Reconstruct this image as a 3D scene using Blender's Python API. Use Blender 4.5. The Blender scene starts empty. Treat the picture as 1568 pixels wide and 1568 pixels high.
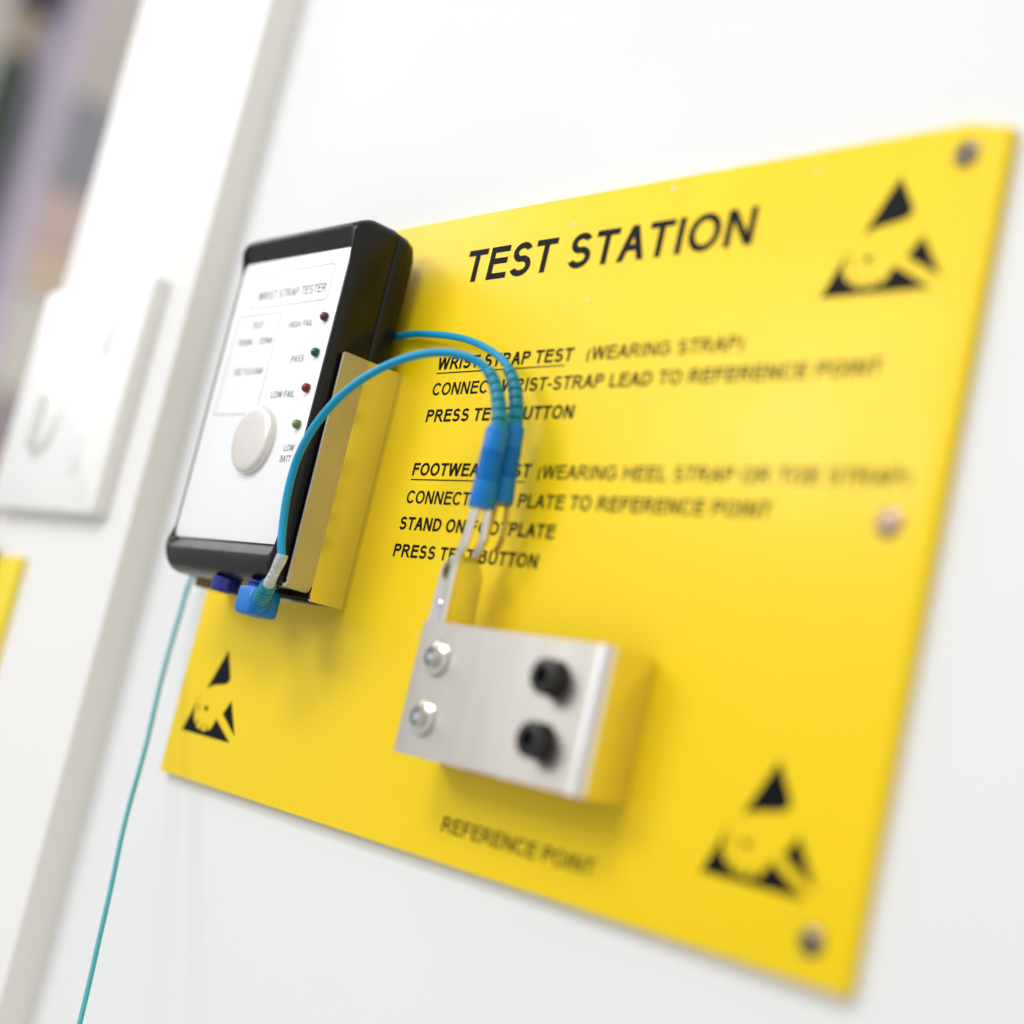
import bpy, bmesh, math, random
from mathutils import Vector, Matrix

# ---------------------------------------------------------------- scene, camera, world, lamps
# Everything below is measured in millimetres in the frame of the yellow sign:
# x to the right, y up, z out of the wall, origin at the sign's lower left front corner.
scene = bpy.context.scene
COL = scene.collection
random.seed(7)

def W(p):
    return Vector((p[0] * .001, -p[2] * .001, p[1] * .001))

cam_data = bpy.data.cameras.new('camera')
cam = bpy.data.objects.new('camera', cam_data)
COL.objects.link(cam)
scene.camera = cam
right = Vector((0.63565523, 0.22493591, -0.73847563))
down = Vector((0.02888808, -0.96286898, -0.26841908))
fwd = Vector((-0.77143237, 0.14928885, -0.61855068))
def D(v): return Vector((v[0], -v[2], v[1]))
rr, uu, bb = D(right), D(-down), D(-fwd)
m = Matrix((rr, uu, bb)).transposed().to_4x4()
m.translation = W((520.13, 32.556, 285.53))
cam.matrix_world = m
cam_data.sensor_fit = 'HORIZONTAL'
cam_data.sensor_width = 32.2
cam_data.lens = 32.2 * 2434.657 / 1568
cam_data.clip_start = .01
cam_data.clip_end = 60
cam_data.dof.use_dof = True
cam_data.dof.focus_distance = .5
cam_data.dof.aperture_fstop = 3.3
cam_data.dof.aperture_blades = 0

world = bpy.data.worlds.new('World')
scene.world = world
world.use_nodes = True
wn, wl = world.node_tree.nodes, world.node_tree.links
bg = wn['Background']
tc = wn.new('ShaderNodeTexCoord')
sep = wn.new('ShaderNodeSeparateXYZ')
wl.new(tc.outputs['Generated'], sep.inputs[0])
def ramp(sock, stops):
    mr = wn.new('ShaderNodeMapRange'); mr.inputs[1].default_value = -1; mr.inputs[2].default_value = 1
    wl.new(sock, mr.inputs[0])
    r = wn.new('ShaderNodeValToRGB')
    r.color_ramp.elements[0].position = stops[0][0]; r.color_ramp.elements[0].color = (*stops[0][1], 1)
    r.color_ramp.elements[1].position = stops[-1][0]; r.color_ramp.elements[1].color = (*stops[-1][1], 1)
    for p, c in stops[1:-1]:
        e = r.color_ramp.elements.new(p); e.color = (*c, 1)
    wl.new(mr.outputs[0], r.inputs[0])
    return r
r1 = ramp(sep.outputs['Z'], [(0, (.50, .49, .47)), (.28, (.76, .765, .77)), (.45, (.86, .87, .885)), (.75, (.95, .96, .98)), (1, (1, 1, 1))])
r2 = ramp(sep.outputs['X'], [(0, (1.0, 1.0, 1.0)), (.5, (.93, .93, .93)), (.70, (.88, .86, .82)), (1, (1.5, 1.35, 1.08))])
mul = wn.new('ShaderNodeMixRGB'); mul.blend_type = 'MULTIPLY'; mul.inputs[0].default_value = 1
wl.new(r1.outputs[0], mul.inputs[1]); wl.new(r2.outputs[0], mul.inputs[2])
wl.new(mul.outputs[0], bg.inputs['Color'])
bg.inputs['Strength'].default_value = .80

def area(name, loc, target, size, sizey, power, color):
    d = bpy.data.lights.new(name, 'AREA')
    d.shape = 'RECTANGLE'; d.size = size; d.size_y = sizey; d.energy = power; d.color = color
    o = bpy.data.objects.new(name, d)
    COL.objects.link(o)
    o.location = W(loc)
    o.rotation_euler = (W(target) - W(loc)).to_track_quat('-Z', 'Y').to_euler()
    return o
area('ceiling_or_fill_lamp', (-950, 1000, 1750), (140, 100, 0), .85, .65, 17, (1, .995, .99))
area('ceiling_or_fill_lamp', (120, 1850, 1650), (140, 100, 0), 1.1, .5, 22, (1, 1, .995))

area('ceiling_or_fill_lamp', (-1750, 1000, 400), (60, 80, 0), .8, .6, 3.6, (1, .98, .96))  # added fill lamp, source unseen; brightens the ledge below the panel and left edges

vs = scene.view_settings
vs.view_transform = 'Standard'; vs.look = 'None'; vs.exposure = 0; vs.gamma = 1; vs.use_curve_mapping = False
scene.render.engine = 'CYCLES'
scene.cycles.max_bounces = 8

# ---------------------------------------------------------------- materials
def mat(name, color, rough=.5, metal=0., spec=.5, rvar=0., rscale=60., cvar=0., cscale=8., bump=0., bscale=400.,
        aniso=None, coat=0., trans=0., sss=0.):
    M = bpy.data.materials.new(name)
    M.use_nodes = True
    nt = M.node_tree; n = nt.nodes; l = nt.links
    b = n['Principled BSDF']
    b.inputs['Base Color'].default_value = (*color, 1)
    b.inputs['Roughness'].default_value = rough
    b.inputs['Metallic'].default_value = metal
    b.inputs['Specular IOR Level'].default_value = spec
    b.inputs['Coat Weight'].default_value = coat
    b.inputs['Coat Roughness'].default_value = .08
    b.inputs['Transmission Weight'].default_value = trans
    if sss:
        b.inputs['Subsurface Weight'].default_value = sss
        b.inputs['Subsurface Radius'].default_value = (.002, .002, .002)
    co = n.new('ShaderNodeTexCoord')
    src = co.outputs['Object']
    if aniso:
        mp = n.new('ShaderNodeMapping'); mp.inputs['Scale'].default_value = aniso
        l.new(src, mp.inputs[0]); src = mp.outputs[0]
    def noise(sc, det=4):
        t = n.new('ShaderNodeTexNoise'); t.inputs['Scale'].default_value = sc; t.inputs['Detail'].default_value = det
        l.new(src, t.inputs['Vector']); return t.outputs['Fac']
    if rvar:
        mr = n.new('ShaderNodeMapRange')
        mr.inputs[1].default_value = .3; mr.inputs[2].default_value = .7
        mr.inputs[3].default_value = max(0, rough - rvar); mr.inputs[4].default_value = rough + rvar
        l.new(noise(rscale), mr.inputs[0]); l.new(mr.outputs[0], b.inputs['Roughness'])
    if cvar:
        mr = n.new('ShaderNodeMapRange')
        mr.inputs[1].default_value = .3; mr.inputs[2].default_value = .7
        mr.inputs[3].default_value = 1 - cvar; mr.inputs[4].default_value = 1 + cvar
        l.new(noise(cscale), mr.inputs[0])
        hv = n.new('ShaderNodeHueSaturation'); hv.inputs['Color'].default_value = (*color, 1)
        l.new(mr.outputs[0], hv.inputs['Value']); l.new(hv.outputs[0], b.inputs['Base Color'])
    if bump:
        bm_ = n.new('ShaderNodeBump'); bm_.inputs['Strength'].default_value = bump; bm_.inputs['Distance'].default_value = .0002
        l.new(noise(bscale), bm_.inputs['Height']); l.new(bm_.outputs[0], b.inputs['Normal'])
    return M

M_wall = mat('white wall paint', (.745, .76, .775), .55, rvar=.08, rscale=12, cvar=.012, cscale=3, bump=.12, bscale=900)
M_pillar = mat('white painted frame', (.785, .785, .775), .4, rvar=.05, rscale=10, cvar=.01, bump=.08, bscale=500)
M_box = mat('white plastic', (.80, .81, .81), .35, rvar=.05)
M_yellow = mat('yellow sign plastic', (.895, .635, .001), .40, spec=.30, rvar=.09, rscale=14, cvar=.02, cscale=9, bump=.03, bscale=700)
M_print = mat('black print', (.0035, .004, .007), .5, spec=.08, rvar=.06, rscale=900)
M_scuff = mat('pale scuff', (.82, .66, .35), .6, cvar=.1, cscale=900)
M_case = mat('black abs case', (.004, .004, .006), .25, spec=.30, rvar=.05, rscale=120, bump=.05, bscale=2500)
M_panel = mat('white panel film', (.84, .86, .88), .38, rvar=.05, rscale=90, cvar=.008, cscale=60)
M_grey_print = mat('grey print', (.07, .07, .08), .5, cvar=.1, cscale=500)
M_line_print = mat('pale grey line print', (.36, .37, .40), .5, cvar=.05, cscale=500)
M_button = mat('pearl metal button', (.74, .72, .69), .3, metal=.35, rvar=.05, rscale=200)
M_steel = mat('brushed stainless steel', (.74, .70, .60), .25, metal=1, rvar=.06, rscale=60, aniso=(1, 1, .08), cvar=.03, cscale=90)
M_dull_reflection = mat('steel with dull reflection', (.50, .47, .36), .42, metal=.6, rvar=.08, rscale=60, cvar=.09, cscale=45)  # olive grey stands in for a duller reflection on the bracket steel
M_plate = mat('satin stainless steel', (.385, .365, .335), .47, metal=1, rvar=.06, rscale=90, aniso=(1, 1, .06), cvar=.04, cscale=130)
M_nickel = mat('bright nickel', (.80, .77, .72), .16, metal=1, rvar=.05, rscale=300)
M_clip = mat('nickel plated clip', (.80, .78, .77), .16, metal=1, rvar=.06, rscale=500)
M_clip_reflection = mat('clip with yellow reflection', (.62, .45, .12), .2, metal=1, rvar=.06, rscale=400)  # rear clip metal tinted with the yellow sign's reflection
M_bore = mat('dark bore', (.03, .025, .02), .5, rvar=.1)
M_blackplug = mat('black socket plastic', (.008, .008, .009), .4, rvar=.08, rscale=300)
M_cord = mat('teal blue cable jacket', (.001, .30, .56), .34, spec=.35, rvar=.06, rscale=300, cvar=.04, cscale=100)
M_cord_thin = mat('pale teal cable jacket', (.05, .36, .42), .35, rvar=.06, rscale=300, cvar=.05, cscale=100)
M_boot = mat('teal rubber strain relief', (.002, .225, .34), .4, spec=.35, rvar=.06, rscale=300, cvar=.05, cscale=200)
M_barrel = mat('bright blue plastic barrel', (.001, .185, .60), .38, spec=.3, rvar=.06, rscale=300, cvar=.04, cscale=200)
M_snap = mat('bright blue moulded plastic', (.001, .165, .56), .34, spec=.35, rvar=.06, rscale=300, cvar=.04, cscale=200)
M_navy = mat('dark blue plastic', (.004, .016, .22), .3, rvar=.06, rscale=300)
M_sleeve = mat('clear heat shrink', (.74, .80, .79), .25, rvar=.08, rscale=400, trans=.35, cvar=.12, cscale=250)
M_screw = mat('zinc screw', (.31, .25, .16), .42, metal=1, rvar=.1, rscale=500)
M_screw_copper = mat('tinted brass screw', (.50, .33, .25), .42, metal=1, rvar=.1, rscale=500)
M_rust = mat('dark screw recess', (.03, .022, .012), .6, rvar=.1)
M_yellow2 = mat('lemon yellow plastic', (.80, .62, .012), .4, cvar=.02)

# ---------------------------------------------------------------- mesh helpers
WPOS = {}
def obj(name, bm, material, parent=None, smooth=True, angle=35, origin=None):
    """Link one bmesh (vertices in mm, sign frame) as one object; parts keep their root's frame."""
    bmesh.ops.recalc_face_normals(bm, faces=bm.faces[:])
    if origin is None:
        base = WPOS[parent.name] if parent else Vector((0, 0, 0))
        if not parent:
            c = [sum(v.co[i] for v in bm.verts) / len(bm.verts) for i in range(3)]
            base = Vector(c)
    else:
        base = Vector(origin)
    me = bpy.data.meshes.new(name)
    for v in bm.verts:
        q = v.co - base
        v.co = Vector((q[0] * .001, -q[2] * .001, q[1] * .001))
    bm.to_mesh(me); bm.free()
    me.materials.append(material)
    if smooth:
        me.shade_smooth(); me.set_sharp_from_angle(angle=math.radians(angle))
    o = bpy.data.objects.new(name, me)
    COL.objects.link(o)
    pb = WPOS[parent.name] if parent else Vector((0, 0, 0))
    o.location = W(base - pb)
    if parent: o.parent = parent
    WPOS[o.name] = base
    return o

def empty(name, loc):
    o = bpy.data.objects.new(name, None)
    COL.objects.link(o)
    o.location = W(loc); o.empty_display_size = .02
    WPOS[o.name] = Vector(loc)
    return o

def tag(o, label=None, cat=None, group=None, kind=None):
    if label: o['label'] = label
    if cat: o['category'] = cat
    if group: o['group'] = group
    if kind: o['kind'] = kind
    return o

def rrect(x0, x1, y0, y1, r, n=6):
    r = max(min(r, (x1 - x0) / 2 - 1e-4, (y1 - y0) / 2 - 1e-4), 1e-4)
    pts = []
    for cx, cy, a in ((x1 - r, y1 - r, 0), (x0 + r, y1 - r, 90), (x0 + r, y0 + r, 180), (x1 - r, y0 + r, 270)):
        for k in range(n + 1):
            t = math.radians(a + 90 * k / n)
            pts.append((cx + r * math.cos(t), cy + r * math.sin(t)))
    return pts

def loft(bm, rings, cap0=True, cap1=True):
    vs = [[bm.verts.new(p) for p in ring] for ring in rings]
    n = len(vs[0])
    for a, b in zip(vs, vs[1:]):
        for i in range(n):
            j = (i + 1) % n
            bm.faces.new((a[i], a[j], b[j], b[i]))
    if cap0: bm.faces.new(vs[0])
    if cap1: bm.faces.new(vs[-1])
    return vs

def slab(bm, poly, z0, z1, bev=0.):
    """Extruded polygon in the x-y plane with optional softened front edge."""
    if bev:
        c = Vector((sum(p[0] for p in poly) / len(poly), sum(p[1] for p in poly) / len(poly)))
        def ins(d):
            out = []
            for i in range(len(poly)):
                a, b_, c_ = Vector(poly[i - 1]), Vector(poly[i]), Vector(poly[(i + 1) % len(poly)])
                e1 = (b_ - a).normalized(); e2 = (c_ - b_).normalized()
                n1 = Vector((-e1.y, e1.x)); n2 = Vector((-e2.y, e2.x))
                k = n1 + n2; k = k / max(k.dot(n1), .2)
                out.append(b_ + k * d)
            return out
        loft(bm, [[(p[0], p[1], z0) for p in poly], [(p[0], p[1], z1 - bev) for p in poly],
                  [(p[0], p[1], z1 - bev * .3) for p in ins(bev * .3)], [(p[0], p[1], z1) for p in ins(bev)]])
    else:
        loft(bm, [[(p[0], p[1], z0) for p in poly], [(p[0], p[1], z1) for p in poly]])

def box(bm, x0, x1, y0, y1, z0, z1):
    loft(bm, [[(x0, y0, z0), (x1, y0, z0), (x1, y1, z0), (x0, y1, z0)], [(x0, y0, z1), (x1, y0, z1), (x1, y1, z1), (x0, y1, z1)]])

def bevel(bm, w, seg=2):
    es = [e for e in bm.edges if len(e.link_faces) == 2 and e.calc_face_angle(0) > .5]
    bmesh.ops.bevel(bm, geom=es, offset=w, segments=seg, affect='EDGES', profile=.5)

def frame(axis):
    a = Vector(axis).normalized()
    h = Vector((0, 1, 0)) if abs(a.y) < .9 else Vector((1, 0, 0))
    u = a.cross(h).normalized(); v = a.cross(u).normalized()
    return a, u, v

def lathe(bm, org, axis, prof, n=36, cap0=True, cap1=True):
    a, u, v = frame(axis); o = Vector(org)
    rings = []
    for h, r in prof:
        rings.append([o + a * h + (u * math.cos(2 * math.pi * k / n) + v * math.sin(2 * math.pi * k / n)) * max(r, 1e-3) for k in range(n)])
    loft(bm, rings, cap0, cap1)

def smooth_path(pts, n=8):
    P = [Vector(p) for p in pts]
    out = []
    for i in range(len(P) - 1):
        p0 = P[max(i - 1, 0)]; p1 = P[i]; p2 = P[i + 1]; p3 = P[min(i + 2, len(P) - 1)]
        for k in range(n):
            t = k / n
            out.append(.5 * (2 * p1 + (p2 - p0) * t + (2 * p0 - 5 * p1 + 4 * p2 - p3) * t * t + (3 * p1 - p0 - 3 * p2 + p3) * t ** 3))
    out.append(P[-1])
    # light smoothing
    for _ in range(3):
        out = [out[0]] + [(out[i - 1] + out[i] * 2 + out[i + 1]) / 4 for i in range(1, len(out) - 1)] + [out[-1]]
    return out

def tube(bm, pts, rad, n=16, flat=1.):
    """Swept tube; rad is a number or a function of the fraction along the path."""
    L = [0]
    for a, b in zip(pts, pts[1:]): L.append(L[-1] + (b - a).length)
    t0 = (pts[1] - pts[0]).normalized()
    _, u, _ = frame(t0)
    rings = []
    for i, p in enumerate(pts):
        t = (pts[min(i + 1, len(pts) - 1)] - pts[max(i - 1, 0)]).normalized()
        u = (u - t * u.dot(t)).normalized(); v = t.cross(u)
        r = rad(L[i] / L[-1]) if callable(rad) else rad
        rings.append([p + (u * math.cos(2 * math.pi * k / n) * flat + v * math.sin(2 * math.pi * k / n)) * r for k in range(n)])
    loft(bm, rings)

def resample(pts, step):
    out = [pts[0]]; acc = 0
    for a, b in zip(pts, pts[1:]):
        d = (b - a).length
        while acc + d >= step:
            a = a + (b - a) * ((step - acc) / d); out.append(a.copy()); d = (b - a).length; acc = 0
        acc += d
    out.append(pts[-1]); return out

# ---------------------------------------------------------------- lettering: sans capitals drawn as strokes (unit cap height)
def glyph(ch, w):
    h = w / 2; sb = .085
    G = []
    def R(x0, y0, x1, y1): G.append([(x0, y0), (x1, y0), (x1, y1), (x0, y1)])
    def DG(xb, xt, wd=None, y0=0., y1=1.):
        wd = wd or w * 1.12
        G.append([(xb, y0), (xb + wd, y0), (xt + wd, y1), (xt, y1)])
    def A(cx, cy, rx, ry, a0, a1, n=18):
        outer, inner = [], []
        for k in range(n + 1):
            t = math.radians(a0 + (a1 - a0) * k / n)
            outer.append((cx + rx * math.cos(t), cy + ry * math.sin(t)))
            inner.append((cx + (rx - w) * math.cos(t), cy + (ry - w * .94) * math.sin(t)))
        for k in range(n): G.append([outer[k], outer[k + 1], inner[k + 1], inner[k]])
    W2 = w * .93
    if ch == 'A':
        DG(.01, .93 / 2 - w * .56); DG(.92 - w * 1.12, .93 / 2 - w * .56); R(.23, .28, .70, .28 + W2); return G, .93
    if ch == 'B':
        R(sb, 0, sb + w, 1); R(sb + w, 0, .52, W2); R(sb + w, .49, .50, .49 + W2); R(sb + w, 1 - W2, .50, 1)
        A(.52, .31 - .02, .33, .29, -90, 90); A(.50, .755 - .01, .30, .255, -90, 90); return G, .93
    if ch == 'C' or ch == 'G':
        A(.53, .5, .47, .515, 38 if ch == 'C' else 36, 322 if ch == 'C' else 318, 30)
        if ch == 'G': R(.56, .40, .99, .40 + W2); R(.99 - w, .12, .99, .40); return G, 1.086
        return G, 1.01
    if ch == 'D':
        R(sb, 0, sb + w, 1); R(sb + w, 0, .46, W2); R(sb + w, 1 - W2, .46, 1); A(.46, .5, .49, .5, -90, 90, 24); return G, 1.01
    if ch == 'E':
        R(sb + .02, 0, sb + .02 + w, 1); R(sb + .02 + w, 0, .88, W2); R(sb + .02 + w, .46, .83, .46 + W2); R(sb + .02 + w, 1 - W2, .86, 1); return G, .93
    if ch == 'F':
        R(sb + .02, 0, sb + .02 + w, 1); R(sb + .02 + w, .44, .73, .44 + W2); R(sb + .02 + w, 1 - W2, .80, 1); return G, .853
    if ch == 'H':
        R(sb, 0, sb + w, 1); R(1.01 - sb - w, 0, 1.01 - sb, 1); R(sb + w, .45, 1.01 - sb - w, .45 + W2); return G, 1.01
    if ch == 'I':
        R(.194 - h, 0, .194 + h, 1); return G, .388
    if ch == 'K':
        R(sb, 0, sb + w, 1); DG(sb + w * .6, .73, w * 1.3, .30); DG(.75, .38, w * 1.25, 0, .56); return G, .93
    if ch == 'L':
        R(sb, 0, sb + w, 1); R(sb + w, 0, .74, W2); return G, .777
    if ch == 'M':
        R(sb, 0, sb + w, 1); R(1.163 - sb - w, 0, 1.163 - sb, 1); DG(.58 - w * .55, sb, w * 1.1); DG(.58 - w * .55, 1.163 - sb - w * 1.1, w * 1.1); return G, 1.163
    if ch == 'N':
        R(sb, 0, sb + w, 1); R(1.01 - sb - w, 0, 1.01 - sb, 1); DG(1.01 - sb - w * 1.15, sb, w * 1.15); return G, 1.01
    if ch == 'O' or ch == '0':
        a = 1.086 if ch == 'O' else .777
        A(a / 2, .5, a / 2 - .06, .515, 0, 360, 40); return G, a
    if ch == 'P' or ch == 'R':
        R(sb + .01, 0, sb + .01 + w, 1); R(sb + .01 + w, 1 - W2, .56, 1); R(sb + .01 + w, .42, .56, .42 + W2)
        A(.56, .71, .31, .29, -90, 90)
        if ch == 'R': DG(.80, .45, w * 1.15, 0, .44); return G, 1.01
        return G, .93
    if ch == 'S':
        j = .515; top = 1.015; bot = -.015
        ry = (top - h - j) / 2; A(.46, j + ry, .355, ry + h, 22, 270, 22)
        ry2 = (j - bot - h) / 2; A(.465, j - ry2, .395, ry2 + h, 90, -158, 22); return G, .93
    if ch == 'T':
        R(.4265 - h, 0, .4265 + h, 1 - W2); R(.03, 1 - W2, .823, 1); return G, .853
    if ch == 'U':
        R(sb, .38, sb + w, 1); R(1.01 - sb - w, .38, 1.01 - sb, 1); A(.505, .38, .42, .395, 180, 360); return G, 1.01
    if ch == 'V':
        DG(.465 - w * .56, .01); DG(.465 - w * .56, .92 - w * 1.12); return G, .93
    if ch == 'W':
        wd = w * 1.1
        DG(.36 - wd / 2, .02, wd); DG(.36 - wd / 2, .66 - wd / 2, wd); DG(.96 - wd / 2, .66 - wd / 2, wd); DG(.96 - wd / 2, 1.30 - wd, wd); return G, 1.318
    if ch == '(':
        A(.42, .36, .32, .66, 125, 235, 12); return G, .465
    if ch == ')':
        A(.045, .36, .32, .66, -55, 55, 12); return G, .465
    if ch == '-':
        R(.06, .31, .40, .31 + w * .95); return G, .465
    if ch == '7':
        R(.06, 1 - W2, .72, 1); DG(.24, .72 - w * 1.05, w * 1.05, 0, 1 - W2); return G, .777
    if ch == '5':
        R(.14, 1 - W2, .68, 1); R(.14, .5, .14 + w, 1 - W2); A(.36, .33, .35, .345, 130, -150, 22); return G, .777
    if ch == '3':
        A(.37, .74, .31, .275, 160, -90, 18); A(.37, .28, .345, .295, 90, -160, 18); return G, .777
    if ch == '1':
        R(.36, 0, .36 + w, 1); DG(.14, .36, w, .74, 1); return G, .777
    return G, .40

def text(bm, s, x0, x1, y, cap, z, w=.13):
    """Set the words so that they run exactly from x0 to x1 with the given cap height."""
    adv = sum(glyph(c, w)[1] for c in s) - .12
    sx = (x1 - x0) / adv
    ww = w * cap / sx if sx < cap else w
    x = -.06
    for c in s:
        G, a = glyph(c, w)
        for k, poly in enumerate(G):
            zz = z + (k % 5) * .004
            bm.faces.new([bm.verts.new((x0 + (x + px) * sx, y + py * cap, zz)) for px, py in poly])
        x += a

def line(bm, x0, x1, y, t, z):
    bm.faces.new([bm.verts.new(p) for p in ((x0, y, z), (x1, y, z), (x1, y + t, z), (x0, y + t, z))])

def outline(bm, x0, x1, y0, y1, r, t, z):
    a = rrect(x0, x1, y0, y1, r); b = rrect(x0 + t, x1 - t, y0 + t, y1 - t, max(r - t, .05))
    va = [bm.verts.new((*p, z)) for p in a]; vb = [bm.verts.new((*p, z)) for p in b]
    for i in range(len(a)):
        j = (i + 1) % len(a); bm.faces.new((va[i], va[j], vb[j], vb[i]))

# ================================================================ the setting
bm = bmesh.new(); box(bm, -60, 1600, -900, 1500, -103.5, -3.5)
wall = tag(obj('wall', bm, M_wall, smooth=False), 'smooth white painted wall behind the large yellow sign', 'wall', kind='structure')

bm = bmesh.new(); box(bm, -3560, -3500, -2600, 4200, -5200, 1200)
tag(obj('far_wall', bm, mat('lilac grey wall', (.57, .55, .575), .8, cvar=.10, cscale=1.5), smooth=False), 'blurred lilac grey wall seen past the white door post', 'wall', kind='structure')

bm = bmesh.new(); box(bm, -186.5, -54, -900, 1500, -112, 10.5); bevel(bm, 1.2, 3)
post = tag(obj('door_post', bm, M_pillar), 'flat white door post carrying the white wall box, left of the yellow sign', 'door post')

# blurred room beyond the opening
def far_box(name, label, cat, x, y0, y1, z0, z1, m_, d=120):
    b = bmesh.new(); box(b, x - d, x, y0, y1, z0, z1); bevel(b, 6, 2)
    return tag(obj(name, b, m_), label, cat)
far_box('lavender_post', 'blurred pale lavender upright post in the room beyond the door post', 'post', -2600, -900, 2600, -838, -785,
        mat('lavender paint', (.53, .49, .68), .7, cvar=.03))
root = tag(empty('green_stand', (-2600, -900, -715)), 'blurred dark green upright stand with tan neck at far left edge', 'stand')
bm = bmesh.new(); lathe(bm, (-2600, -900, -712), (0, 1, 0), [(0, 40), (1960, 40), (2050, 34), (2075, 20)], 24)
obj('green_body', bm, mat('dark green plastic', (.035, .06, .05), .6, cvar=.1), root)
bm = bmesh.new(); lathe(bm, (-2600, 1172, -712), (0, 1, 0), [(0, 24), (95, 24)], 20)
obj('tan_neck', bm, mat('tan plastic', (.33, .25, .18), .6, cvar=.1), root)
bm = bmesh.new(); lathe(bm, (-2600, 1264, -718), (0, 1, 0), [(0, 20), (10, 44), (160, 44), (175, 20)], 24)
obj('navy_head', bm, mat('dark navy plastic', (.02, .03, .07), .6, cvar=.1), root)
far_box('grey_cabinet', 'blurred blue grey cabinet front beside the lavender post', 'cabinet', -2900, 1040, 1260, -1110, -915, mat('blue grey paint', (.32, .34, .41), .7, cvar=.06), 300)
far_box('pink_carton', 'blurred pale pink carton under the blue grey cabinet', 'carton', -2900, 900, 1036, -1090, -950, mat('pink card', (.66, .53, .54), .8, cvar=.06), 300)
far_box('peach_carton', 'blurred pale peach carton below the pink carton', 'carton', -2900, 800, 896, -1120, -930, mat('peach card', (.72, .60, .50), .8, cvar=.06), 300)
far_box('light_cupboard', 'blurred light grey cupboard below the peach carton', 'cupboard', -2900, 560, 795, -1200, -850, mat('light grey paint', (.74, .74, .73), .8, cvar=.04), 300)
far_box('mauve_bin', 'blurred mauve grey bin below the light grey cupboard', 'bin', -2900, 440, 556, -1200, -860, mat('mauve paint', (.40, .37, .42), .8, cvar=.05), 300)
far_box('rose_bin', 'blurred dusty rose bin below the mauve grey bin', 'bin', -2900, 200, 436, -1200, -860, mat('rose paint', (.62, .46, .47), .8, cvar=.05), 300)

# ================================================================ wall box on the door post
root = tag(empty('wall_box', (-128, 88, 10.5)), 'square white plastic wall box with round knob on the white door post', 'wall box')
bm = bmesh.new()
rings = [[(*p, z) for p in rrect(-183 + i, -75 - i, 88.5 + i, 191 - i, r)] for z, i, r in ((10.6, 0, 3), (15.5, 0, 3), (17.0, .5, 3), (17.8, 1.8, 3))]
loft(bm, rings)
obj('housing', bm, M_box, root)
bm = bmesh.new(); lathe(bm, (-146, 128, 17.8), (0, 0, 1), [(0, 15), (1.6, 14.4), (2.2, 13.4), (2.4, 11)], 40)
kn = obj('knob', bm, M_box, root)
bm = bmesh.new(); slab(bm, rrect(-148.5, -143.5, 116, 140, 2), 20.1, 24, 1)
obj('grip', bm, M_box, kn)
bm = bmesh.new(); slab(bm, rrect(-158, -151, 176, 180, 1), 17.85, 18.4, .2)
obj('indicator', bm, mat('pale green lens', (.64, .73, .70), .3, rvar=.05), root)
for y in (166, 114):
    bm = bmesh.new(); slab(bm, rrect(-106, -100, y - 9, y + 9, 2.5), 17.85, 18.3, .2)
    obj('label_strip', bm, mat('pale grey strip', (.76, .78, .78), .4, rvar=.05), root)

# second yellow sign on the post, cut by the picture edge
root = tag(empty('small_sign', (-162, -60, 10.5)), 'plain yellow sign with black corner below the white wall box', 'sign')
bm = bmesh.new(); slab(bm, [(-183, -70), (-140.5, -70), (-140.5, 68.5), (-183, 68.5)], 10.6, 13.2, .4)
obj('plate', bm, M_yellow2, root)
bm = bmesh.new(); slab(bm, [(-182.8, 58), (-174, 58.5), (-166.5, 70), (-182.8, 71)], 13.25, 17, .5)
obj('black_corner', bm, M_print, root)

# ================================================================ the big yellow sign
sign = tag(empty('test_station_sign', (155, 0, 0)), 'large yellow TEST STATION sign with black lettering screwed to the white wall', 'sign')
bm = bmesh.new()
slab(bm, [(0, 0), (309.5, 0), (309.5, 197.6), (298, 200.2), (0, 200.2)], -3.4, 0, .35)
obj('plate', bm, M_yellow, sign, angle=25)
Z = .05
def lines(name, rows):
    b = bmesh.new()
    for r in rows:
        if len(r) == 4: line(b, r[0], r[1], r[2], r[3], Z)
        else: text(b, r[0], r[1], r[2], r[3], r[4], Z, r[5])
    return obj(name, b, M_print, sign, smooth=False)
lines('headline_lettering', [('TEST STATION', 112.9, 236.6, 176.5, 11.0, .20)])
lines('wrist_strap_lettering', [('WRIST STRAP TEST', 110.0, 175.0, 147.1, 4.25, .215), (110.2, 172.2, 145.75, .42),
      ('(WEARING STRAP)', 181.0, 241.3, 147.0, 4.2, .17),
      ('CONNECT WRIST-STRAP LEAD TO REFERENCE POINT', 110.4, 286.8, 138.5, 4.2, .19),
      ('PRESS TEST BUTTON', 110.4, 181.2, 129.6, 4.2, .215)])
lines('footwear_lettering', [('FOOTWEAR TEST', 110.1, 168.2, 111.9, 4.2, .215), (110.3, 166.6, 110.35, .42),
      ('(WEARING HEEL STRAP OR TOE STRAP)', 171.5, 301.0, 111.6, 4.2, .17),
      ('CONNECT FOOT PLATE TO REFERENCE POINT', 110.6, 262.0, 102.8, 4.2, .19),
      ('STAND ON FOOTPLATE', 110.2, 184.8, 94.2, 4.2, .215),
      ('PRESS TEST BUTTON', 110.4, 180.6, 85.4, 4.2, .215)])
lines('reference_point_lettering', [('REFERENCE POINT', 165.4, 228.6, 8.5, 4.2, .17)])

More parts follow.
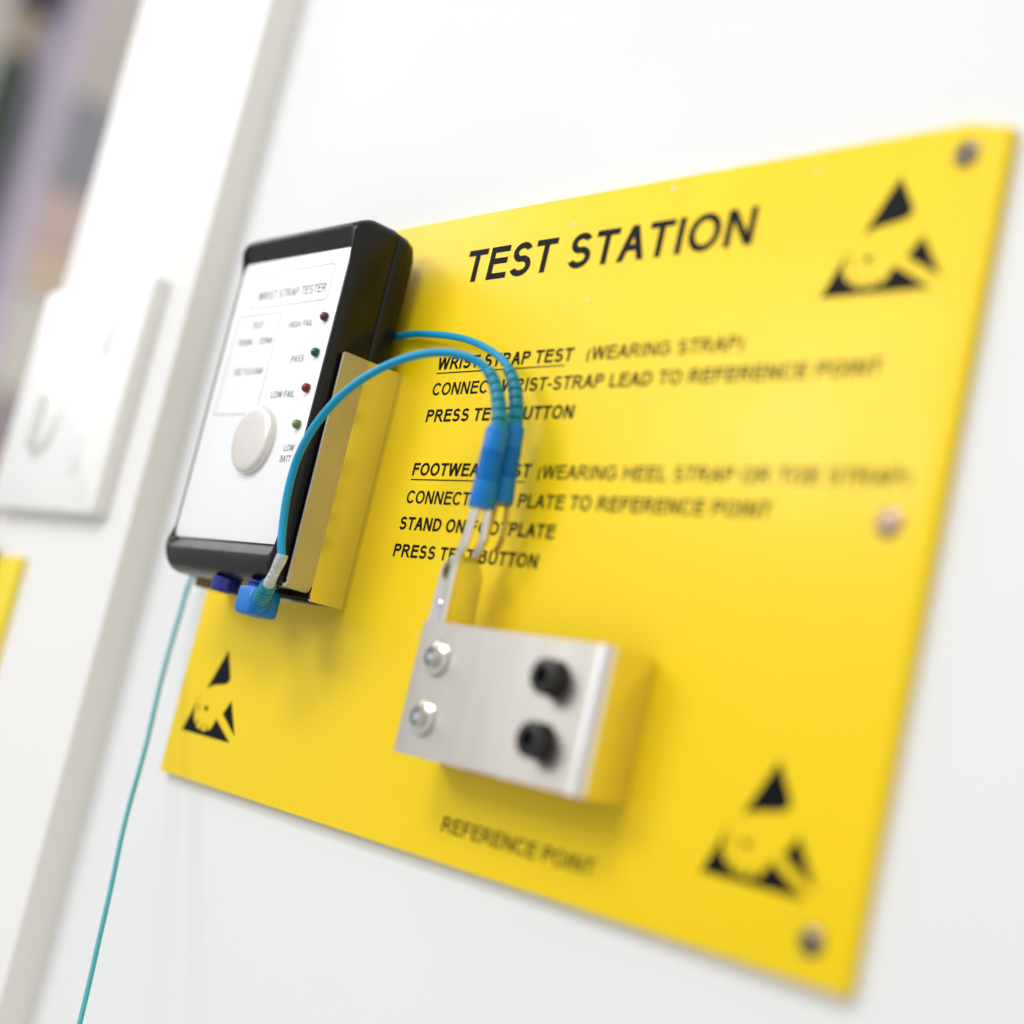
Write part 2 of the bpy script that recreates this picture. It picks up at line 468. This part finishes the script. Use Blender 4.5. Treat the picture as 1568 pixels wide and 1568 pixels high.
ESD = [[(17.7, 29.8), (23.3, 20.9), (22.8, 19.7), (21.4, 18.9), (17.5, 18.25), (14.2, 17.8), (11.6, 17.0), (9.7, 15.9)],
       [(0, 0), (4.9, 7.8), (5.9, 4.9), (7.8, 2.9), (10.5, 1.8)],
       [(4.9, 7.8), (0, 0), (6.4, 13.6), (5.0, 10.4)],
       [(0, 0), (10.5, 1.8), (13.8, 1.2), (16.8, 1.5)],
       [(0, 0), (16.8, 1.5), (19.3, 2.8), (20.6, 5.2), (21.2, 6.3), (33.2, 0)],
       [(27.9, 13.3), (24.7, 8.7), (35.4, 2.6)],
       [(11.4, 9.9), (12.6, 10.2), (14.3, 9.3), (13.2, 8.2), (12.0, 8.3)],
       [(7.3, 10.2), (7.8, 10.4), (8.3, 7.4), (7.8, 7.2)],
       [(7.9, 2.7), (8.7, 2.2), (9.9, 5.0), (9.5, 5.2)], [(12.2, 1.3), (13.1, 1.2), (13.0, 4.0), (12.6, 4.0)], [(16.4, 1.4), (17.2, 1.7), (15.9, 4.2), (15.5, 4.1)]]
def grow(poly, d):
    out = []; n = len(poly)
    area_ = sum(poly[i][0] * poly[(i + 1) % n][1] - poly[(i + 1) % n][0] * poly[i][1] for i in range(n))
    sg = 1 if area_ > 0 else -1
    for i in range(n):
        a, b_, c_ = Vector(poly[i - 1]), Vector(poly[i]), Vector(poly[(i + 1) % n])
        e1, e2 = (b_ - a).normalized(), (c_ - b_).normalized()
        n1, n2 = Vector((e1.y, -e1.x)) * sg, Vector((e2.y, -e2.x)) * sg
        k = n1 + n2; out.append(b_ + k / max(k.dot(n1), .6) * d)
    return out
for ox, oy, k in ((8.6, 16.0, 1.02), (263.6, 159.4, .985), (263.4, 17.1, .95), (8.6, 159.4, 1.0)):
    if ox < 50 and oy > 100: continue          # hidden behind the tester
    b = bmesh.new()
    for i, poly in enumerate(ESD):
        if i < 6: poly = grow(poly, .22 if ox < 50 else .38)
        b.faces.new([b.verts.new((ox + p[0] * k, oy + p[1] * k, Z + i * .004)) for p in poly])
    obj('hand_triangle_symbol', b, M_print, sign, smooth=False)

for x, y, mm, m2, r in ((299.0, 192.4, M_screw, M_rust, 3.6), (297.5, 103.0, M_screw_copper, M_screw, 3.8), (298.8, 9.0, M_screw, M_rust, 3.5)):
    bm = bmesh.new(); lathe(bm, (x, y, .02), (0, 0, 1), [(0, r), (.5, r * .95), (1.0, r * .75), (1.2, r * .5)], 28)
    sc = obj('screw', bm, mm, sign)
    bm = bmesh.new()
    for a in (20, 110):
        ca, sa = math.cos(math.radians(a)), math.sin(math.radians(a))
        q = [(-r * .58, -.75), (r * .58, -.75), (r * .58, .75), (-r * .58, .75)]
        b2 = [(x + u * ca - v * sa, y + u * sa + v * ca) for u, v in q]
        slab(bm, b2, 1.0, 1.26 + (.004 if a == 20 else 0))
    obj('cross_recess', bm, m2, sc, smooth=False)

for cx, cy, r in ((101.7, 196.6, .7), (161.7, 191.2, .9), (164.0, 190.9, .5), (201.9, 196.8, 1.1), (175.5, 166.0, .8), (105.7, 177.0, .5), (254, 194.5, .9), (118, 74, .45), (133, 62, .6)):
    bm = bmesh.new()
    a0 = random.random() * 6
    bm.faces.new([bm.verts.new((cx + r * random.uniform(.6, 1.1) * math.cos(a0 + k * .7), cy + r * random.uniform(.6, 1.1) * math.sin(a0 + k * .7), .03)) for k in range(9)])
    obj('scuff_mark', bm, M_scuff, sign, smooth=False)

# ================================================================ tester bracket (stainless tray holding the tester)
br = tag(empty('tester_bracket', (55, 67, 0)), 'folded stainless steel bracket clasping the sides of the black tester', 'bracket')
bm = bmesh.new()
t = 1.1
# outline of the right cheek in the z-y plane with the relief notch at the bottom corner
rear = [(1.2, 66.3), (13.2, 66.1), (14.0, 66.6), (14.2, 68.0), (14.2, 146.1), (1.2, 146.2)]
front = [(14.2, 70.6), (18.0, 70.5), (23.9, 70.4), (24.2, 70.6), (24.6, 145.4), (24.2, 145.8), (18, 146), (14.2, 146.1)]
def flare(z): return .13 * max(0, z - 14.2)
def cheek(prof, x, sgn):
    b = bmesh.new()
    loft(b, [[(x + sgn * flare(z) + o_, y, z) for z, y in prof] for o_ in (0, sgn * t)])
    bmesh.ops.triangulate(b, faces=[f for f in b.faces if len(f.verts) > 4])
    return b
for cx, sg in ((90.7, 1), (16.8, -1)):
    obj('cheek', cheek(rear, cx, sg), M_steel, br, angle=30)
    obj('dull_reflection_flange', cheek(front, cx, sg), M_dull_reflection, br, angle=30)  # front half of the same sheet, its dull reflection put into the colour
bm = bmesh.new()   # rolled lip under the front half of the cheek
lipn = 7; rings = []
for zz in (14.7, 24.0):
    o_, i_ = [], []
    for k in range(lipn + 1):
        a = math.radians(90 * k / lipn)
        o_.append((90.7 + flare(zz) + t - 2.2 + 2.2 * math.cos(a), 70.6 - 2.2 * math.sin(a), zz))
        i_.append((90.7 + flare(zz) + t - 2.2 + (2.2 - t) * math.cos(a), 70.6 - (2.2 - t) * math.sin(a), zz))
    rings.append(o_ + [(89.0 + flare(zz), 68.4, zz), (89.0 + flare(zz), 68.4 + t, zz)] + i_[::-1])
loft(bm, rings)
obj('rolled_lip', bm, M_dull_reflection, br, angle=40)
bm = bmesh.new(); box(bm, 15.7, 91.8, 66.6, 146, .08, 1.1)
obj('back_plate', bm, M_steel, br, smooth=False)

# ================================================================ wrist strap tester
ts = tag(empty('wrist_strap_tester', (54, 69, 3)), 'black wrist strap tester with white front panel held on the yellow sign', 'tester')
X0, X1, Y0, Y1 = 17.2, 90.3, 68.7, 191.8
bm = bmesh.new()
def rr_ring(ix, iy0, iy1, r, z, il=None):
    il = ix if il is None else il
    q = rrect(X0 + il, X1 - ix, Y0 + iy0, Y1 - iy1, r, 8)
    k = 2 * 9
    ys = (Y1 - 15.5, Y1 - 19, Y0 + 20, Y0 + 16.5)
    left = [(X0 + il, y, min(z, 27.75)) for y in ys]
    rght = [(X1 - ix, y, min(z, 28.6)) for y in ys[::-1]]
    q = [(*p, z) for p in q]
    return q[:k] + left + q[k:] + rght
loft(bm, [rr_ring(.6, .6, .6, 3, 13.9), rr_ring(.1, .1, .1, 3.2, 14.1), rr_ring(0, 0, 0, 3.2, 14.6), rr_ring(0, 0, 0, 3.2, 23.0), rr_ring(.15, .5, .5, 3.2, 25.0, .1), rr_ring(.5, 1.4, 1.4, 3.2, 26.8, .2),
          rr_ring(.95, 2.8, 2.4, 3.2, 28.2, .35), rr_ring(1.4, 4.6, 3.2, 3.2, 29.2, .5), rr_ring(1.75, 6.0, 4.0, 3.0, 29.6, .6), rr_ring(2.0, 7.8, 4.7, 3.0, 29.55, .7),
          rr_ring(2.2, 8.7, 5.4, 3.2, 29.2, .76), rr_ring(2.6, 11.4, 9.8, 3.0, 27.4, .84), rr_ring(2.8, 11.9, 10.5, 2.8, 27.1, .9)])
obj('front_shell', bm, M_case, ts, angle=50)
bm = bmesh.new()
loft(bm, [rr_ring(4.5, 6.0, 6.0, 5, 3.4), rr_ring(2.6, 3.2, 3.2, 5, 4.2), rr_ring(1.2, 1.5, 1.5, 4.2, 6.0), rr_ring(.6, .6, .6, 3.6, 9.0), rr_ring(.35, .3, .3, 3.3, 13.2), rr_ring(.6, .6, .6, 3, 13.5)])
obj('rear_shell', bm, M_case, ts, angle=50)
bm = bmesh.new(); slab(bm, rrect(18.4, 87.5, 80.8, 181.0, 2.6, 8), 27.05, 27.6, .12)
panel = obj('front_panel', bm, M_panel, ts)
ZP = 27.64
bm = bmesh.new()
outline(bm, 29.0, 79.2, 163.3, 176.2, 2.2, .36, ZP); outline(bm, 23.8, 52.6, 124.6, 161.0, 1.2, .36, ZP)
obj('frame_lines', bm, M_line_print, panel, smooth=False)
bm = bmesh.new()
for s_, a, b_, y, c, w_ in (('WRIST STRAP TESTER', 33.4, 76.8, 166.3, 3.1, .15), ('TEST', 34.6, 42.2, 155.9, 2.3, .15), ('750K - 35M', 27.2, 50.4, 149.9, 2.3, .16),
                            ('SEC V D EAM', 30.2, 49.4, 139.0, 2.3, .14), ('HIGH FAIL', 59.2, 74.2, 154.6, 2.3, .16), ('PASS', 66.4, 74.2, 142.2, 2.3, .16), ('LOW FAIL', 59.4, 74.0, 130.0, 2.3, .16),
                            ('LOW', 76.4, 82.3, 111.6, 2.2, .15), ('BATT', 75.6, 82.0, 107.9, 2.2, .15)):
    text(bm, s_, a, b_, y, c, ZP, w_)
obj('panel_lettering', bm, M_grey_print, panel, smooth=False)

for y, name, c in ((157.0, 'dark red', (.10, .006, .008)), (144.8, 'green', (.004, .075, .06)), (132.7, 'red', (.19, .008, .006)), (120.4, 'olive green', (.14, .21, .03))):
    bm = bmesh.new(); lathe(bm, (81.4, y, 27.6), (0, 0, 1), [(0, 1.55), (.9, 1.55), (1.35, 1.42), (1.75, 1.12), (2.0, .7), (2.1, .25)], 28)
    o = obj('indicator_led', bm, mat(name + ' lens', c, .16, spec=.5, rvar=.03), ts)
    o['label'] = name + ' indicator lamp'
bm = bmesh.new()
lathe(bm, (57.2, 115.3, 27.62), (0, 0, 1), [(0, 11.7), (1.3, 11.75), (2.0, 11.5), (2.45, 11.0), (2.7, 10.3), (2.8, 9.6), (2.95, 8), (3.1, 5), (3.15, 2)], 64)
obj('push_button', bm, M_button, ts, angle=60)
bm = bmesh.new(); slab(bm, rrect(56, 90.2, 67.0, 69.6, .8), 3.6, 14.2, .4)
obj('shade_pad', bm, mat('matte black shade', (.008, .008, .008), .85, spec=.1, cvar=.1), ts)  # added dark pad standing in for the shade under the case
bm = bmesh.new(); lathe(bm, (52.5, 68.9, 22.2), (0, -1, 0), [(0, 4.6), (.4, 4.9), (4.2, 4.9), (4.8, 4.4), (4.8, 2.6), (1.5, 2.5)], 32)
obj('round_socket', bm, M_navy, ts)
bm = bmesh.new(); lathe(bm, (77.5, 68.9, 23.5), (0, -1, 0), [(0, 5.2), (.9, 5.2), (1.2, 4.6), (2.0, 4.6)], 32)
obj('stud_socket', bm, M_navy, ts)

# ================================================================ reference point housing
ref = tag(empty('reference_point_box', (196, 27, 0)), 'folded stainless steel box with two silver and two black sockets on the sign', 'socket box')
RX0, RX1, RY0, RY1, RZ = 157.8, 235.0, 27.1, 64.8, 17.2
def channel(rad, tt, n=7):
    outer = [(RX0, .1)]
    for k in range(n + 1):
        a = math.radians(180 - 90 * k / n); outer.append((RX0 + .5 + .5 * math.cos(a), RZ - .5 + .5 * math.sin(a)))
    for k in range(n + 1):
        a = math.radians(90 - 90 * k / n); outer.append((RX1 - rad + rad * math.cos(a), RZ - rad + rad * math.sin(a)))
    outer.append((RX1, .1))
    ri = max(rad - tt, .3)
    inner = [(RX1 - tt, .1)]
    for k in range(n + 1):
        a = math.radians(90 * k / n); inner.append((RX1 - tt - ri + ri * math.cos(a), RZ - tt - ri + ri * math.sin(a)))
    inner += [(RX0 + tt, RZ - tt), (RX0 + tt, .1)]
    return outer + inner
pr = channel(3.6, 1.3, 12)
bm = bmesh.new(); loft(bm, [[(x, RY0, z) for x, z in pr], [(x, RY1, z) for x, z in pr]])
bm.normal_update()
es = [e for e in bm.edges if len(e.link_faces) == 2 and any(len(f.verts) > 6 for f in e.link_faces)]
bmesh.ops.bevel(bm, geom=es, offset=.2, segments=2, affect='EDGES', profile=.5)
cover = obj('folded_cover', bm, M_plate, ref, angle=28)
cover.data.materials.append(mat('side steel with yellow reflection', (.78, .73, .60), .2, metal=1, rvar=.05, rscale=60, aniso=(1, 1, .06)))  # side of the same sheet, the sign's reflection put into a brighter colour
cover.data.materials.append(mat('bend highlight', (.50, .50, .505), .42, metal=1, rvar=.05))  # highlight along the bend put into a lighter colour
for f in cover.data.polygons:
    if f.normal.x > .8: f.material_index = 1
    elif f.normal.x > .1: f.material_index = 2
for y in (54.6, 37.8):
    bm = bmesh.new(); lathe(bm, (168.4, y, RZ + .02), (0, 0, 1), [(0, 5.0), (.5, 5.0), (1.1, 4.4), (1.25, 3.1), (2.6, 3.0), (2.95, 2.85), (3.0, 2.6), (3.0, 2.4), (1.0, 2.35)], 36)
    so = obj('silver_socket', bm, M_nickel, ref, angle=40)
    bm = bmesh.new(); lathe(bm, (168.4, y, RZ + 1.1), (0, 0, 1), [(0, 2.33), (.5, 2.33)], 24)
    obj('dark_bore', bm, M_bore, so)
    bm = bmesh.new(); lathe(bm, (168.4, y, RZ + 1.55), (0, 0, 1), [(0, 1.45), (1.2, 1.45), (1.5, 1.2)], 24)
    obj('contact_pin', bm, mat('pale pin', (.62, .64, .72), .3, metal=.6, rvar=.05), so)
for y in (54.3, 38.2):
    bm = bmesh.new(); lathe(bm, (218.6, y, RZ + .02), (0, 0, 1), [(0, 4.9), (4.6, 4.75), (5.3, 4.4), (5.5, 3.9), (5.5, 2.4), (1.5, 2.3)], 36)
    obj('black_socket', bm, M_blackplug, ref, angle=40)
bm = bmesh.new(); lathe(bm, (180, 35.5, .1), (0, 0, 1), [(0, 9.5), (8, 9.5), (8.8, 8.7)], 32)
obj('inner_nut', bm, mat('nut with yellow reflection', (.55, .40, .10), .35, metal=1, rvar=.05), ref)  # yellow reflection of the sign put into the nut's colour

# ================================================================ the two leads
def barrel_with_boot(root, path_boot, top, bot, rb=3.55):
    top, bot = Vector(top), Vector(bot)
    ax = (bot - top); Lb = ax.length
    bm = bmesh.new()
    pr_ = [(0, 2.3), (.15, 2.9), (.8, rb * .90), (1.4, rb * .93), (Lb * .30, rb * .95), (Lb * .30 + .25, rb * .91)]
    h_ = Lb * .30 + .5
    while h_ < Lb * .66:                                   # fine grip ribs
        pr_ += [(h_, rb * .85), (h_ + .3, rb * 1.0), (h_ + .8, rb * 1.0), (h_ + 1.1, rb * .85)]; h_ += 1.4
    pr_ += [(h_ + .2, rb * .98), (Lb - .5, rb * 1.06), (Lb, rb * 1.0), (Lb, 1.5)]
    lathe(bm, top, ax, pr_, 40)
    bar = obj('barrel', bm, M_barrel, root, angle=30)
    pts = smooth_path(path_boot, 10)
    pts = resample(pts, .12)
    n_r = 6
    def rad(f):
        base = 1.75 + .75 * f
        if f < .12: return base
        q = ((f - .12) / .88 * n_r) % 1
        e = (.5 + .5 * math.cos((q - .12) / .12 * math.pi)) if abs(q - .12) < .12 else 0
        return base - .95 * e if f < .97 else base
    bm = bmesh.new(); tube(bm, pts, rad, 28)
    obj('strain_relief', bm, M_boot, root, angle=60)
    return bar

def clip(root, dx, dz, dy=0., full=True):
    """Spring clip of bent sheet: a drilled face plate, its folded edge running up into the barrel, and the short rear jaw."""
    def q(p): return Vector((p[0] + dx, p[1] + dy, p[2] + dz))
    bm = bmesh.new()
    pts = [q(p) for p in ((166.6, 100.0, 15), (166.2, 94.3, 15.2), (165.6, 88.0, 15.4), (163.9, 83.2, 15.4), (163.4, 78.5, 15.2), (163.4, 62, 15.0))]
    if not full: pts = [q(p) for p in ((166.6, 100.0, 15), (166.4, 94.3, 15.1), (165.8, 89.0, 15.2), (164.0, 84.5, 15.0), (161.5, 79.0, 14.6), (160.5, 66, 14.4))]
    tube(bm, smooth_path(pts, 8), 1.5 if full else 1.0, 16, .85)
    obj('clip_edge', bm, M_clip if full else M_clip_reflection, root)
    if full:
        bm = bmesh.new()                       # folded side cheek running back towards the sign
        pf = [(62, 14.6), (82.5, 14.6), (84.6, 12.4), (85.4, 9.5), (84.0, 6.6), (80.0, 4.6), (62, 3.6)]
        loft(bm, [[(163.0 + dx, y + dy, z_ + dz) for y, z_ in pf], [(163.7 + dx, y + dy, z_ + dz) for y, z_ in pf]])
        obj('clip_cheek', bm, M_clip, root, angle=30)
    if full: face_plate(root, q)
    bm = bmesh.new()
    pts = [q(p) for p in ((169.4, 100, 13.2), (170.0, 94, 13.0), (170.0, 90.2, 12.8), (168.8, 87.4, 12.3), (167.0, 85.5, 11.8))]
    tube(bm, smooth_path(pts, 8), 1.4 if full else .95, 14, .8)
    obj('clip_jaw', bm, M_clip if full else M_clip_reflection, root)

def face_plate(root, q):
    bm = bmesh.new()
    outer = [(163.2, 60), (163.3, 84.2), (162.2, 84.6), (160.0, 84.0), (158.0, 82.2), (156.9, 79.5), (156.6, 60)]
    c = Vector((160.4, 80.0)); r = 2.55
    n = 28
    def hit(a):
        d = Vector((math.cos(a), math.sin(a))); best = None
        for i in range(len(outer)):
            p1, p2 = Vector(outer[i]), Vector(outer[(i + 1) % len(outer)]); e = p2 - p1
            den = d.x * e.y - d.y * e.x
            if abs(den) < 1e-9: continue
            w_ = p1 - c; tt = (w_.x * e.y - w_.y * e.x) / den; ss = (w_.x * d.y - w_.y * d.x) / den
            if tt > 0 and -1e-6 <= ss <= 1 + 1e-6 and (best is None or tt < best): best = tt
        return c + d * best
    angs = sorted([2 * math.pi * k / n for k in range(n)] + [math.atan2(p[1] - c.y, p[0] - c.x) % (2 * math.pi) for p in outer])
    ou = [hit(a) for a in angs]; inn = [c + Vector((math.cos(a) * r * .95, math.sin(a) * r * 1.2)) for a in angs]
    def z(p, zz): return bm.verts.new(q((p[0], p[1], zz)))
    fo, fi, bo, bi = [z(p, 14.9) for p in ou], [z(p, 14.9) for p in inn], [z(p, 14.1) for p in ou], [z(p, 14.1) for p in inn]
    for i in range(len(angs)):
        j = (i + 1) % len(angs)
        bm.faces.new((fo[i], fo[j], fi[j], fi[i])); bm.faces.new((bo[j], bo[i], bi[i], bi[j]))
        bm.faces.new((fo[j], fo[i], bo[i], bo[j])); bm.faces.new((fi[i], fi[j], bi[j], bi[i]))
    pl = obj('clip_plate', bm, M_clip, root, angle=30)
    bm = bmesh.new(); lathe(bm, q((160.4, 80.0, 10.5)), (0, 0, 1), [(0, 2.7), (3.3, 2.7)], 24)
    obj('hole_shade_disc', bm, M_bore, root)  # added dark disc stands in for the shaded interior behind the hole
    bm = bmesh.new(); lathe(bm, q((160.4, 70.2, 14.9)), (0, 0, 1), [(0, 1.25), (.35, 1.05), (.55, .5)], 20)
    obj('rivet', bm, M_nickel, pl)

lead = tag(empty('test_lead', (168, 65, 15)), 'front teal lead arching from the blue snap plug to the steel box', 'test lead')
A = [(99.0, 76.0, 32.0), (97.6, 80.5, 32.6), (96.3, 87.5, 33.1), (96.2, 96.0, 34.0), (98.2, 106.3, 35.0), (103.2, 114.6, 35.8), (109.6, 121.8, 35.9), (116.4, 128.3, 35.0), (124.1, 133.8, 33.3),
     (132.6, 138.3, 30.9), (141.4, 141.4, 27.8), (148.8, 142.6, 24.0), (154.2, 142.0, 20.2), (157.2, 140.6, 17.6), (159.6, 137.8, 15.8)]
bm = bmesh.new(); tube(bm, smooth_path(A, 10), 1.28, 20)
obj('cable', bm, M_cord, lead, angle=80)
barrel_with_boot(lead, [(158.6, 139.4, 16.2), (160.8, 137.0, 15.5), (163.4, 133.4, 15.1), (166.0, 128.8, 15.0), (167.6, 124.6, 15.0), (167.9, 121.6, 15.0)], (167.8, 122.4, 15), (168.5, 98.6, 15))
clip(lead, 0, 0)
bm = bmesh.new()
pts = [Vector(p) for p in ((90.6, 66.2, 29.4), (92.6, 68.0, 30.2), (95.8, 71.6, 31.2), (98.8, 75.8, 32.0), (99.2, 77.0, 32.15))]
tube(bm, smooth_path(pts, 8), lambda f: 1.72 + .12 * math.sin(f * 9), 20)
slv = obj('clear_sleeve', bm, M_sleeve, lead, angle=80)
bm = bmesh.new()
for k in range(4):
    p = Vector((93.6, 68.2, 31.9)) + Vector((1.35, 1.75, .42)) * k * .9
    lathe(bm, p, (-.2, -.1, 1), [(0, .32 + .1 * (k % 2)), (.18, .2)], 10)
obj('dark_flecks', bm, M_bore, slv)
# snap plug
snap = empty('plug_tmp', (0, 0, 0))
bm = bmesh.new()
rings = []
for y, i, r in ((67.0, 1.2, 2.2), (66.6, .35, 2.2), (66.0, 0, 2.2), (60.0, -.15, 2.4), (58.6, .0, 2.4), (57.9, .5, 2.6), (57.6, 1.6, 2.6), (57.6, 3.2, 2.3), (57.9, 3.4, 2.2)):
    rings.append([(p[0], y, p[1]) for p in rrect(72.2 + i, 83.4 - i, 18.4 + i, 29.2 - i, r, 6)])
loft(bm, rings)
pb = obj('snap_plug', bm, M_snap, lead, angle=40)
bm = bmesh.new(); lathe(bm, (77.5, 67.6, 23.5), (0, -1, 0), [(-.9, 3.6), (0, 3.6), (.8, 3.6)], 24)
obj('snap_cap', bm, M_nickel, pb)
bm = bmesh.new(); lathe(bm, (82.4, 62.3, 26.2), (8.2, 4.0, 3.2), [(0, 3.6), (1.6, 3.6), (2.2, 3.2), (2.4, 2.5)], 32)
obj('collar', bm, M_snap, pb)
bm = bmesh.new()
pts = resample(smooth_path([Vector(p) for p in ((84.0, 63.0, 26.8), (87.0, 64.4, 27.9), (90.4, 66.4, 29.3), (92.0, 67.7, 29.9))], 12), .12)
def rad2(f):
    if f > .86: return 2.55
    q = (f / .86 * 5) % 1
    return 2.9 - .35 * f - (.45 if .38 < q < .62 else 0)
tube(bm, pts, rad2, 28)
obj('plug_strain_relief', bm, M_boot, lead, angle=30)
bpy.data.objects.remove(snap)

lead2 = tag(empty('test_lead', (168, 65, 6)), 'rear teal lead running behind the black tester and down the wall', 'test lead')
Bp = [(158.8, 141.2, 8.0), (153.7, 145.3, 7.5), (144.1, 149.8, 6.5), (131.7, 153.9, 5.0), (118.7, 156.7, 4.0), (102.6, 158.8, 2.9), (91.4, 159.3, 2.35), (70, 157, 2.3), (40, 143, 2.35), (15, 115, 2.2), (-2, 90, 1.6),
      (-10.8, 69.6, 1.5), (-9.1, 56.8, 3.0), (-6.2, 45.1, 5.0), (-.9, 32.0, 8.0), (5.4, 19.6, 11.0), (11.8, 7.5, 14.0), (17.1, -3.0, 17.0), (21.4, -13.8, 19.5), (26.6, -24.3, 22.0), (31.7, -34.5, 24.0),
      (36.4, -44.6, 26.0), (40.8, -54.4, 28.0), (45.4, -64.3, 30.0), (51.8, -78.6, 33.0), (58.2, -91.5, 36.0), (63.2, -103.8, 38.0), (66, -118, 40), (68, -200, 44)]
sp = smooth_path(Bp, 8)
cut = max(range(len(sp)), key=lambda i: -abs(sp[i].x - 15) - (0 if sp[i].y > 80 else 999))
bm = bmesh.new(); tube(bm, sp[:cut + 1], 1.15, 18)
obj('cable', bm, M_cord, lead2, angle=80)
bm = bmesh.new(); tube(bm, sp[cut:], .85, 16)
obj('thin_cable', bm, M_cord_thin, lead2, angle=80)
barrel_with_boot(lead2, [(157.2, 142.6, 8.2), (160.4, 139.4, 8.0), (163.0, 135.0, 8), (165.2, 130.0, 8), (165.9, 126.0, 8), (166.0, 124.4, 8)], (165.9, 125.2, 8), (167.8, 101.8, 8))
clip(lead2, -.6, -7.2, 3, full=False)
